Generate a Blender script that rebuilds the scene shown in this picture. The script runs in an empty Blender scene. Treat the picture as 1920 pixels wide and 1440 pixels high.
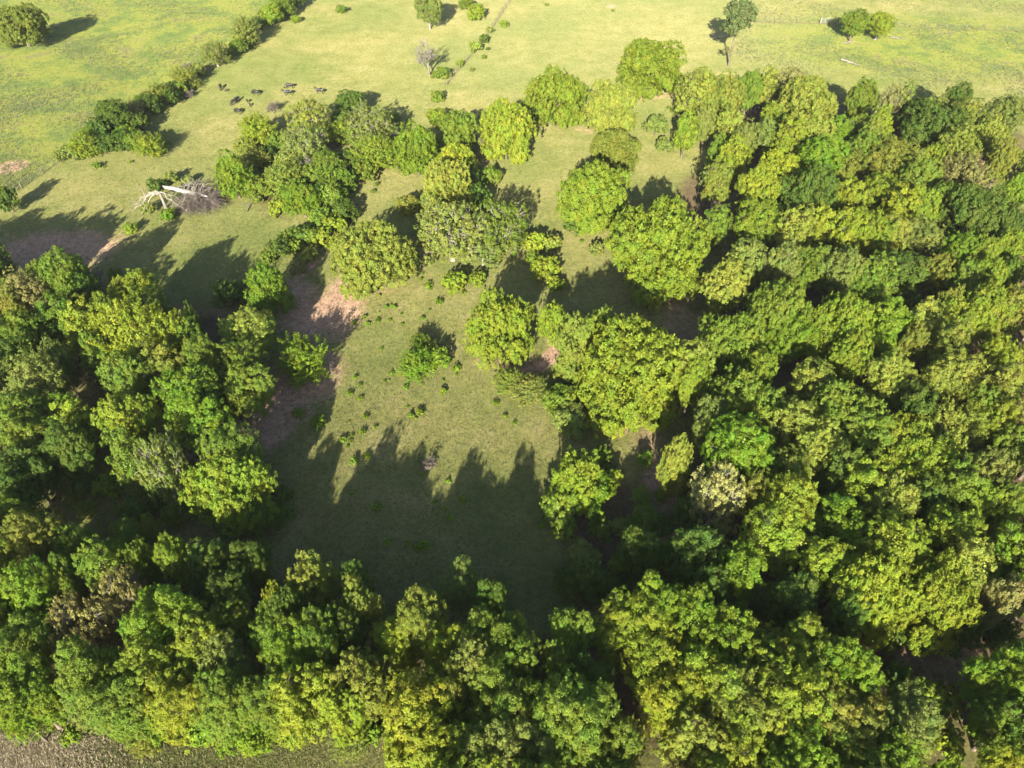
import bpy, math, random
import numpy as np
from mathutils import Vector, Matrix
R_ = math.radians
S = bpy.context.scene
COL = S.collection

# ------------------------------------------------------------------ camera, sky, sun
CAM_H = 66.0; PITCH = 43.0; FPX = 1350.0
cam_d = bpy.data.cameras.new("camera"); cam = bpy.data.objects.new("camera", cam_d); COL.objects.link(cam)
cam.location = (0, 0, CAM_H); cam.rotation_euler = (R_(90 - PITCH), 0, 0)
cam_d.sensor_width = 36; cam_d.lens = 36 * FPX / 1920; cam_d.clip_end = 6000; cam_d.clip_start = 0.5
S.camera = cam
SUN_EL = 22.0; SUN_AZ = 8.5            # light travels this many degrees to the right of +Y
w = bpy.data.worlds.new("World"); S.world = w; w.use_nodes = True
nt = w.node_tree; bg = nt.nodes['Background']
sky = nt.nodes.new('ShaderNodeTexSky'); sky.sky_type = 'NISHITA'; sky.sun_disc = False
sky.sun_elevation = R_(SUN_EL); sky.sun_rotation = R_(180 + SUN_AZ)
nt.links.new(sky.outputs[0], bg.inputs[0]); bg.inputs[1].default_value = 0.078
sd = bpy.data.lights.new("sun", 'SUN'); sun = bpy.data.objects.new("sun", sd); COL.objects.link(sun)
sd.energy = 5.0; sd.angle = R_(0.5); sd.color = (1.0, 0.91, 0.74)
az = R_(SUN_AZ); el = R_(SUN_EL)
sdir = Vector((math.sin(az) * math.cos(el), math.cos(az) * math.cos(el), -math.sin(el)))
sun.rotation_euler = sdir.to_track_quat('-Z', 'Y').to_euler(); sun.location = (-10, -60, 60)
S.view_settings.view_transform = 'Standard'; S.view_settings.look = 'None'
S.view_settings.exposure = 2.0; S.view_settings.gamma = 1.0
S.render.engine = 'CYCLES'

# ------------------------------------------------------------------ helpers
cP, sP = math.cos(R_(PITCH)), math.sin(R_(PITCH))
def hgt(x, y):
    return 0.35 * np.sin(x * 0.045 + 1.3) * np.cos(y * 0.04) + 0.18 * np.sin(x * 0.13 + y * 0.09)
def P(u, v, z=0.0):
    """world x,y of what stands at height z and shows at (u,v) of the 1920x1440 photograph"""
    xc = (u - 960) / FPX; yc = (720 - v) / FPX
    f = cP + yc * sP; d = sP - yc * cP
    t = (CAM_H - z) / d
    return xc * t, f * t, t          # x, y, depth
def G(u, v):
    x, y, t = P(u, v); return (x, y)
def tag(o, label=None, cat=None, group=None, kind=None):
    if label: o['label'] = label
    if cat: o['category'] = cat
    if group: o['group'] = group
    if kind: o['kind'] = kind
    return o
def link(name, data, parent=None, loc=(0, 0, 0), rot=(0, 0, 0)):
    o = bpy.data.objects.new(name, data); COL.objects.link(o)
    o.location = loc; o.rotation_euler = rot
    if parent: o.parent = parent
    return o
def mesh_np(name, V, F, mat, attrs=None, smooth=False):
    """V (n,3); F list of arrays of equal-length faces (k, 3|4)"""
    me = bpy.data.meshes.new(name)
    V = np.asarray(V, np.float32); me.vertices.add(len(V)); me.vertices.foreach_set('co', V.ravel())
    if not isinstance(F, list): F = [F]
    F = [np.asarray(f, np.int32) for f in F if len(f)]
    loops = np.concatenate([f.ravel() for f in F]); me.loops.add(len(loops))
    me.loops.foreach_set('vertex_index', loops)
    tot = np.concatenate([np.full(len(f), f.shape[1], np.int32) for f in F])
    st = np.concatenate([[0], np.cumsum(tot)[:-1]]).astype(np.int32)
    me.polygons.add(len(tot)); me.polygons.foreach_set('loop_start', st); me.polygons.foreach_set('loop_total', tot)
    if smooth: me.polygons.foreach_set('use_smooth', np.ones(len(tot), bool))
    for k, a in (attrs or {}).items():
        at = me.attributes.new(k, 'FLOAT', 'POINT'); at.data.foreach_set('value', np.asarray(a, np.float32))
    me.update(calc_edges=True); me.validate()
    me.materials.append(mat)
    return me
class Tubes:
    def __init__(s): s.V = []; s.F = []; s.n = 0
    def add(s, pts, rad, sides=5, cap=True):
        pts = np.asarray(pts, float); k = len(pts)
        t = np.gradient(pts, axis=0); t /= np.linalg.norm(t, axis=1)[:, None] + 1e-9
        ref = np.array([0, 0, 1.0]) if abs(t[0][2]) < .9 else np.array([1.0, 0, 0])
        a = np.cross(t, ref); a /= np.linalg.norm(a, axis=1)[:, None] + 1e-9
        b = np.cross(t, a); ang = np.arange(sides) * 2 * math.pi / sides
        ring = (pts[:, None, :] + np.asarray(rad)[:, None, None] * (a[:, None, :] * np.cos(ang)[None, :, None] + b[:, None, :] * np.sin(ang)[None, :, None]))
        s.V.append(ring.reshape(-1, 3)); i = np.arange(k - 1)[:, None] * sides; j = np.arange(sides)[None, :]; j2 = (j + 1) % sides
        s.F.append(np.stack([i + j, i + j2, i + sides + j2, i + sides + j], -1).reshape(-1, 4) + s.n)
        s.n += k * sides
    def mesh(s, name, mat, smooth=True):
        return mesh_np(name, np.concatenate(s.V), np.concatenate(s.F), mat, smooth=smooth)

# ------------------------------------------------------------------ materials
def newmat(name):
    m = bpy.data.materials.new(name); m.use_nodes = True
    return m, m.node_tree, m.node_tree.nodes, m.node_tree.links
def leaf_mat():
    m, t, N, L = newmat('leaves'); pr = N['Principled BSDF']
    oi = N.new('ShaderNodeObjectInfo'); at = N.new('ShaderNodeAttribute'); at.attribute_name = 'tone'
    hsv = N.new('ShaderNodeHueSaturation')
    mr = N.new('ShaderNodeMapRange'); mr.inputs[3].default_value = 0.55; mr.inputs[4].default_value = 1.45
    L.new(at.outputs['Fac'], mr.inputs[0]); L.new(mr.outputs[0], hsv.inputs['Value'])
    nz = N.new('ShaderNodeTexNoise'); nz.inputs['Scale'].default_value = 0.55; nz.inputs['Detail'].default_value = 3
    tc = N.new('ShaderNodeNewGeometry'); L.new(tc.outputs['Position'], nz.inputs['Vector'])
    mh = N.new('ShaderNodeMapRange'); mh.inputs[1].default_value = .3; mh.inputs[2].default_value = .7
    mh.inputs[3].default_value = 0.484; mh.inputs[4].default_value = 0.53
    L.new(nz.outputs[0], mh.inputs[0]); L.new(mh.outputs[0], hsv.inputs['Hue'])
    L.new(oi.outputs['Color'], hsv.inputs['Color']); L.new(hsv.outputs[0], pr.inputs['Base Color'])
    pr.inputs['Roughness'].default_value = 0.55; pr.inputs['Specular IOR Level'].default_value = 0.18
    tr = N.new('ShaderNodeBsdfTranslucent'); mx = N.new('ShaderNodeMixShader'); mx.inputs[0].default_value = 0.24
    h2 = N.new('ShaderNodeHueSaturation'); h2.inputs['Hue'].default_value = .495; h2.inputs['Saturation'].default_value = 1.15; h2.inputs['Value'].default_value = 1.25
    L.new(hsv.outputs[0], h2.inputs['Color']); L.new(h2.outputs[0], tr.inputs['Color'])
    L.new(pr.outputs[0], mx.inputs[1]); L.new(tr.outputs[0], mx.inputs[2])
    L.new(mx.outputs[0], N['Material Output'].inputs['Surface'])
    return m
def noise_mat(name, c1, c2, scale=6, rough=0.9, stretch=(1, 1, 1), bump=0.3, spec=.2):
    m, t, N, L = newmat(name); pr = N['Principled BSDF']
    tc = N.new('ShaderNodeTexCoord'); mp = N.new('ShaderNodeMapping'); mp.inputs['Scale'].default_value = stretch
    nz = N.new('ShaderNodeTexNoise'); nz.inputs['Scale'].default_value = scale; nz.inputs['Detail'].default_value = 6
    cr = N.new('ShaderNodeValToRGB'); cr.color_ramp.elements[0].color = (*c1, 1); cr.color_ramp.elements[1].color = (*c2, 1)
    cr.color_ramp.elements[0].position = .35; cr.color_ramp.elements[1].position = .65
    L.new(tc.outputs['Object'], mp.inputs[0]); L.new(mp.outputs[0], nz.inputs['Vector']); L.new(nz.outputs[0], cr.inputs[0])
    L.new(cr.outputs[0], pr.inputs['Base Color']); pr.inputs['Roughness'].default_value = rough
    pr.inputs['Specular IOR Level'].default_value = spec
    if bump:
        b = N.new('ShaderNodeBump'); b.inputs['Strength'].default_value = bump; b.inputs['Distance'].default_value = .05
        L.new(nz.outputs[0], b.inputs['Height']); L.new(b.outputs[0], pr.inputs['Normal'])
    return m
M_LEAF = leaf_mat()
M_BARK = noise_mat('bark', (.06, .045, .033), (.16, .13, .10), 5, stretch=(1, 1, .2))
M_PALE = noise_mat('pale_bark', (.13, .12, .10), (.26, .24, .20), 4, stretch=(1, 1, .3))
M_DEAD = noise_mat('weathered_wood', (.11, .095, .08), (.21, .19, .165), 3)
M_WHITE = noise_mat('bleached_wood', (.17, .16, .145), (.32, .30, .275), 3)
M_BARE = noise_mat('bare_limbs', (.19, .17, .15), (.32, .29, .26), 3)
M_TWIG = noise_mat('dead_twigs', (.075, .06, .05), (.17, .145, .125), 1.5, bump=0)

# ------------------------------------------------------------------ plant meshes
def unit(a): return a / (np.linalg.norm(a, axis=-1, keepdims=True) + 1e-9)
def leaves_from(rng, C, Nn, s_len, s_wid, tone):
    """one bent diamond leaf spray per row of C with normal Nn"""
    n = len(C); a = unit(np.cross(Nn, rng.normal(size=(n, 3)))); b = np.cross(Nn, a)
    l = s_len[:, None]; wd = s_wid[:, None]
    v0 = C - a * l; v2 = C + a * l; v1 = C + b * wd + Nn * wd * .25; v3 = C - b * wd + Nn * wd * .25
    V = np.stack([v0, v1, v2, v3], 1).reshape(-1, 3)
    F = np.arange(n * 4).reshape(-1, 4)
    return V, F, np.repeat(tone, 4)
def crown(name, seed, R, top, bot, nlobe=9, lobe=.46, nclump=150, per=150, clump=.85, leaf=.17, spray=0.0, fill=.15, ragged=.5, wid=.55, drop=0.0):
    rng = np.random.default_rng(seed)
    cz = bot + (top - bot) * .42; H = (top - cz); Hb = cz - bot
    # lobes
    LC = []; LR = []
    for i in range(nlobe):
        a = i * 2.39996 + rng.uniform(-.4, .4); q = math.sqrt((i + .4) / nlobe) * (1 - lobe * .9)
        rr = q * R * rng.uniform(.9, 1.12)
        zz = cz + (H * (1 - lobe)) * math.sqrt(max(0, 1 - (q / (1.15 - lobe * .6)) ** 2)) * rng.uniform(.55, 1.05) - (Hb * .3 if q > .35 else 0) * rng.uniform(0, 1)
        LC.append((math.cos(a) * rr, math.sin(a) * rr, zz)); LR.append(rng.uniform(.82, 1.18))
    low = bot < .6; ns = max(3, int(nlobe * (.75 if low else .34)))
    for i in range(ns):                      # low skirt
        a = i * 6.283 / ns + rng.uniform(-.4, .4); rr = R * (rng.uniform(.42, .66) if low else rng.uniform(.25, .55))
        LC.append((math.cos(a) * rr, math.sin(a) * rr, bot + Hb * (rng.uniform(.4, .95) if low else rng.uniform(.45, .75)))); LR.append(rng.uniform(.8, 1.1))
    LC = np.array(LC); LR = np.array(LR)
    ax = np.array([R * lobe, R * lobe, max(H * lobe * 1.05, R * lobe * .55)])
    cc = []; nn = []
    tries = 0
    while len(cc) < nclump and tries < nclump * 30:
        tries += 1
        k = rng.integers(len(LC)); d = unit(rng.normal(size=3)[None])[0]
        if d[2] < -.45: continue
        p = LC[k] + d * ax * LR[k] * rng.uniform(.80, 1.03 + ragged * .14)
        q = np.linalg.norm((p - LC) / (ax * LR[:, None]), axis=1); q[k] = 9
        if q.min() < .74: continue
        if p[2] < bot * .8: continue
        cc.append(p); nn.append(unit((d / ax)[None])[0])
    cc = np.array(cc); nn = unit(np.array(nn) + np.array([0, 0, .25]))
    nc = len(cc); n = nc * per; ci = np.repeat(np.arange(nc), per)
    cr_ = clump * rng.uniform(.65, 1.3, nc)[ci]
    N0 = nn[ci]; t = unit(np.cross(N0, rng.normal(size=(n, 3)))); rad = np.sqrt(rng.uniform(0, 1, n))
    bumpy = unit(rng.normal(size=(n, 3)))
    off = t * (rad * cr_)[:, None] + N0 * (cr_ * (.45 * (1 - rad ** 2) - .15) + rng.normal(0, .10, n) * cr_)[:, None]
    if spray:
        sd_ = unit(nn + rng.normal(0, .35, (nc, 3)) + np.array([0, 0, .35]))[ci]; ln = rng.uniform(-.3, 1, n) * spray * rng.uniform(.5, 1.3, nc)[ci]
        off = t * (rad * cr_ * np.clip(1 - .7 * ln / (spray * 1.3), .15, 1) * .7)[:, None] + sd_ * ln[:, None]
    C = cc[ci] + off
    if not spray:      # about a third of each clump's leaves stand out as ragged shoots
        m3 = rng.uniform(0, 1, n) < .27; sdir3 = unit(nn + rng.normal(0, .55, (nc, 3)) + np.array([0, 0, .3]))[ci]; ln = rng.uniform(.2, 1.0, n) * clump * 1.0
        o3 = t * (rad * cr_ * .30)[:, None] + sdir3 * ln[:, None]; off = np.where(m3[:, None], o3, off); C = cc[ci] + off
    if drop: C[:, 2] -= drop * rad ** 2 * cr_
    Nn = unit(N0 * .75 + t * (rad * .8)[:, None] + bumpy * .62 + np.array([0, -0, .15]))
    tone = np.clip(.5 + rng.normal(0, .10, nc)[ci] + rng.normal(0, .13, n), 0, 1)
    keep = rng.uniform(0, 1, n) < np.clip(rng.uniform(.6, 1.3, nc), 0, 1)[ci]
    C, Nn, tone = C[keep], Nn[keep], tone[keep]
    sl = leaf * rng.uniform(.6, 1.5, len(C))
    V, F, T = leaves_from(rng, C, Nn, sl, sl * wid, tone)
    # inner foliage that closes the crown
    nf = int(nclump * per * fill)
    k = rng.integers(len(LC), size=nf); d = unit(rng.normal(size=(nf, 3)))
    Ci = LC[k] + d * ax * LR[k][:, None] * rng.uniform(.40, .74, nf)[:, None]
    m = Ci[:, 2] > bot * .7; Ci = Ci[m]; d = d[m]
    si = leaf * rng.uniform(1.3, 2.4, len(Ci))
    V2, F2, T2 = leaves_from(rng, Ci, unit(d + rng.normal(0, .5, d.shape)), si, si * .6, np.clip(.46 + rng.normal(0, .1, len(Ci)), 0, 1))
    return mesh_np(name, np.concatenate([V, V2]), np.concatenate([F, F2 + len(V)]), M_LEAF, {'tone': np.concatenate([T, T2])}), LC, cc
def limb_path(rng, a, b, n=6, sag=.12):
    a = np.array(a, float); b = np.array(b, float); t = np.linspace(0, 1, n)[:, None]
    p = a + (b - a) * t; L = np.linalg.norm(b - a)
    p[1:-1] += rng.normal(0, sag * L * .35, (n - 2, 3)); p[:, 2] += np.sin(t[:, 0] * math.pi) * L * sag
    return p
def trunk(name, seed, LC, cc, top, base_r, mat, ntw=40, twr=.035, reach=.9):
    rng = np.random.default_rng(seed + 7); T = Tubes()
    fork = top * .28
    T.add([(0, 0, -.4), (0, 0, .15), (.03, .02, fork * .5), (0.02, .05, fork), (0, 0, top * .62)], [base_r * 1.5, base_r * 1.15, base_r * .9, base_r * .75, base_r * .28], 8)
    for c in LC:
        z0 = fork * rng.uniform(.7, 1.5)
        p = limb_path(rng, (0, 0, min(z0, c[2] * .8)), c, 6); T.add(p, np.linspace(base_r * .42, base_r * .10, 6), 5)
    if ntw:
        for i in rng.choice(len(cc), min(ntw, len(cc)), replace=False):
            k = np.argmin(np.linalg.norm(LC - cc[i], axis=1)); T.add(limb_path(rng, LC[k], LC[k] + (cc[i] - LC[k]) * reach, 4), np.linspace(twr, twr * .35, 4), 3)
    return T.mesh(name, mat)
VAR = {}
def variant(key, R, top, bot, base_r=.3, bark=None, ntw=40, twr=.035, reach=.9, **kw):
    cm, LC, cc = crown('crown_' + key, kw.pop('seed'), R, top, bot, **kw)
    tm = trunk('trunk_' + key, len(VAR) * 13 + 5, LC, cc, top, base_r, bark or M_BARK, ntw, twr, reach)
    VAR[key] = (tm, cm, R * 1.04, top * 1.02)
# broad, open grown domes
for i, sd_ in enumerate((11, 12, 13, 14)):
    variant('broad%d' % i, 8, 11.3, .3, .42, seed=sd_, nlobe=(15, 11, 18, 13)[i], lobe=(.36, .42, .33, .38)[i], nclump=900, per=125, clump=.50, leaf=.098, ntw=60)
# wood trees
for i, sd_ in enumerate((21, 22, 23, 24, 25, 26)):
    variant('wood%d' % i, 4.6, 11.5, 2.0, .30, bark=(M_BARK, M_BARK, M_PALE, M_BARK, M_BARK, M_PALE)[i], ntw=(60, 60, 130, 60, 60, 130)[i], reach=(.9, .9, 1.08, .9, .9, 1.05)[i], seed=sd_, nlobe=(8, 10, 7, 9, 12, 6)[i], lobe=(.44, .40, .48, .42, .38, .5)[i], nclump=380, per=(150, 160, 140, 160, 152, 145)[i],
            clump=(.45, .42, .52, .38, .43, .48)[i], leaf=(.080, .076, .084, .074, .078, .082)[i], ragged=(.5, .9, .6, 1.2, .5, .9)[i], wid=(.55, .5, .62, .45, .6, .55)[i])
for i, sd_ in enumerate((31, 32, 33)):
    variant('slim%d' % i, 2.8, 10.5, 1.5, .2, seed=sd_, nlobe=(6, 7, 5)[i], lobe=(.55, .5, .58)[i], nclump=150, per=170, clump=.45, leaf=.08, ragged=1)
for i, sd_ in enumerate((27, 28, 29, 30)):      # trees nearest the camera, with the finest leaves
    variant('near%d' % i, 4.4, 11.5, 1.8, .30, bark=(M_BARK, M_BARK, M_PALE, M_BARK)[i], ntw=90, reach=(.9, .9, 1.06, .95)[i], seed=sd_, nlobe=(9, 11, 8, 13)[i], lobe=(.42, .40, .46, .36)[i],
            nclump=440, per=210, clump=(.42, .38, .46, .36)[i], leaf=.062, ragged=(.8, 1.1, .7, 1.3)[i])
for i, sd_ in enumerate((35, 36, 37)):
    variant('full%d' % i, 4.6, 8.5, .25, .28, seed=sd_, nlobe=(11, 9, 13)[i], lobe=(.42, .46, .38)[i], nclump=380, per=130, clump=(.46, .5, .42)[i], leaf=.088, ragged=(.7, 1.0, .6)[i])
# feathery, upright sprays
for i, sd_ in enumerate((41, 42, 43)):
    variant('spray%d' % i, 4.2, 9.5, .3, .25, seed=sd_, nlobe=(8, 10, 7)[i], lobe=.42, nclump=270, per=85, clump=.5, leaf=.115, spray=1.25, wid=.38, ragged=1.3, ntw=80)
# airy crowns with pale limbs showing
for i, sd_ in enumerate((51, 52)):
    variant('airy%d' % i, 5.5, 9.5, .3, .36, bark=M_PALE, seed=sd_, nlobe=12, lobe=.36, nclump=300, per=80, clump=.6, leaf=.11, spray=.6, wid=.45, ragged=1.4, fill=.10, ntw=200, twr=.06, reach=1.06)
# small trees and shrubs
for i, sd_ in enumerate((61, 62, 63)):
    variant('small%d' % i, 3.0, 5.2, .5, .14, seed=sd_, nlobe=(7, 6, 8)[i], lobe=(.5, .55, .45)[i], nclump=120, per=70, clump=.5, leaf=.13, spray=(0, .5, 0)[i], ragged=1)
for i, sd_ in enumerate((71, 72, 73)):
    variant('shrub%d' % i, 1.7, 2.4, .15, .06, seed=sd_, nlobe=(5, 6, 4)[i], lobe=(.55, .5, .6)[i], nclump=55, per=55, clump=.36, leaf=.11, spray=(0, .35, .2)[i], ragged=1.2, ntw=15, twr=.02)
for i, sd_ in enumerate((81, 82, 83)):
    variant('weed%d' % i, .5, .6, .02, .02, seed=sd_, nlobe=4, lobe=.55, nclump=14, per=14, clump=.2, leaf=.10, ragged=1.5, ntw=4, twr=.01)

# bare trees
def bare_mesh(name, seed, H, base_r, mat, spread=.55, depth=5, kids=(3, 4), twig=.012, up=.35, first=.35, shrink=.66, sides=5):
    rng = np.random.default_rng(seed); T = Tubes()
    def grow(p, d, L, r, k):
        n = 4; pts = [p]; dd = d
        for i in range(n):
            dd = unit((dd + rng.normal(0, .14, 3) + np.array([0, 0, up * .12]))[None])[0]; pts.append(pts[-1] + dd * L / n)
        r2 = max(r * .55, twig); T.add(pts, np.linspace(r, r2, n + 1), sides if k > 2 else 3)
        if k == 0: return
        for j in range(rng.integers(kids[0], kids[1] + 1)):
            q = rng.uniform(.35, 1.0); base = pts[int(round(q * n))]
            nd = unit((dd * .75 + unit(rng.normal(size=(1, 3)))[0] * spread * 1.25 + np.array([0, 0, up * .3]))[None])[0]
            grow(base, nd, L * shrink * rng.uniform(.75, 1.2), max(r2 * .8, twig), k - 1)
    grow(np.array([0, 0, -.2]), np.array([0, 0, 1.0]), H * first, base_r, depth)
    return T.mesh(name, mat)
BARE = {
 'bare0': bare_mesh('bare_tree', 3, 8.0, .22, M_DEAD, .62, 5, (3, 4), .022),
 'bare1': bare_mesh('bare_tree', 5, 8.0, .20, M_DEAD, .66, 4, (4, 5), .028, up=.75, first=.34, shrink=.72),
 'tangle': bare_mesh('dead_crown', 8, 5.2, .14, M_TWIG, .95, 5, (4, 5), .022, up=0, first=.3, shrink=.72),
 'bush': bare_mesh('dead_bush', 9, 2.6, .06, M_TWIG, .85, 4, (4, 5), .018, first=.3, shrink=.75),
}

# ------------------------------------------------------------------ colours (leaf albedo, linear) and words
CL = {
 'Y': ((.176, .204, .014), 'golden-yellow'), 'L': ((.146, .188, .014), 'lime yellow-green'), 'P': ((.162, .192, .026), 'pale yellow-green'),
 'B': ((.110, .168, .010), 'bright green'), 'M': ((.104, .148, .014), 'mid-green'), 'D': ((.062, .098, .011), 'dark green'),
 'G': ((.132, .162, .030), 'grey-green'), 'O': ((.138, .156, .020), 'olive'), 'T': ((.180, .168, .050), 'tan'), 'C': ((.215, .215, .065), 'cream-flecked'),
}
rnd = random.Random(4)
TREES = []     # filled by tree(); labels are written at the end
def place(key, x, y, R, h, col, name, kindword, label=None, short=None, zone='', group=None, u=0, v=0, rz=None, cscale=1):
    tm, cm, R0, h0 = VAR[key]
    root = link(name, None, loc=(x, y, float(hgt(x, y)) - .05), rot=(0, 0, rnd.uniform(0, 6.28) if rz is None else rz))
    root.empty_display_size = .5
    j = rnd.uniform(.93, 1.07)
    root.scale = (R / R0 * j, R / R0 / j, h / h0)
    t = link('trunk' if name != 'weed' else 'stem', tm, root); c = link('crown' if name != 'weed' else 'leaves', cm, root)
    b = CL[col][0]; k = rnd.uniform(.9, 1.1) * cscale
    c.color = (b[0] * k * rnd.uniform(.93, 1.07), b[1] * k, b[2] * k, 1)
    TREES.append(dict(o=root, u=u, v=v, col=col, kw=kindword, label=label, short=short, zone=zone, group=group, R=R))
    return root
def pick(col, form):
    n = {'broad': 4, 'wood': 6, 'slim': 3, 'full': 3, 'near': 4, 'spray': 3, 'airy': 2, 'small': 3, 'shrub': 3, 'weed': 3}[form]
    return form + str(rnd.randrange(n))
def tree(u, v, r, col, form=None, h=None, zone='', label=None, short=None, group=None):
    r *= {'hl': 1.12, 'um': 1.12, 'mc': 1.02, 'rw': 1.05, 'lg': 1.05, 'bb': 1.05}.get(zone, 1)
    """(u,v) centre of the visible crown in the photograph, r half width in its pixels"""
    wood = zone in WOODY; jj = rnd.uniform(.9, 1.12)
    if h is None:
        zc = 4.0
        for _ in range(6):
            t = P(u, v, zc)[2]; R = r * t / FPX
            if wood: hh = (8.6 + .55 * R) * jj; zc = hh - .5 * R - .6
            else:
                hh = 1.5 * R if R < 2 else (3.0 + (R - 2) * 2.0); zc = hh * .52
        h = hh
    else:
        if zone in ('op', 'mc', 'um', 'gy') and h > 5: h *= 1.2
        zc = h * .78 if wood else h * .52
        if form == 'tall': zc = h * .78
        R = r * P(u, v, zc)[2] / FPX
    x, y, t = P(u, v, zc)
    if form is None:
        if R < 2.3 and h < 5: form = 'shrub'
        elif h < 5.5: form = 'small'
        elif R < 3.4 and h > 7: form = 'slim' if rnd.random() < .6 else 'wood'
        elif R > 6: form = 'broad'
        else: form = 'wood'
    if form == 'tall': form = 'wood'
    if form == 'stem': form = 'wood'; wood = True
    if form in ('wood', 'slim') and not wood: form = 'full'
    if zone == 'bb' and form in ('wood', 'slim') and u > 0 and v < 1450: form = 'near'
    name = 'shrub' if h < 4.2 else 'tree'
    return place(pick(col, form), x, y, R * 1.06, h, col, name, name, label, short, zone, group, u, v)

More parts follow.
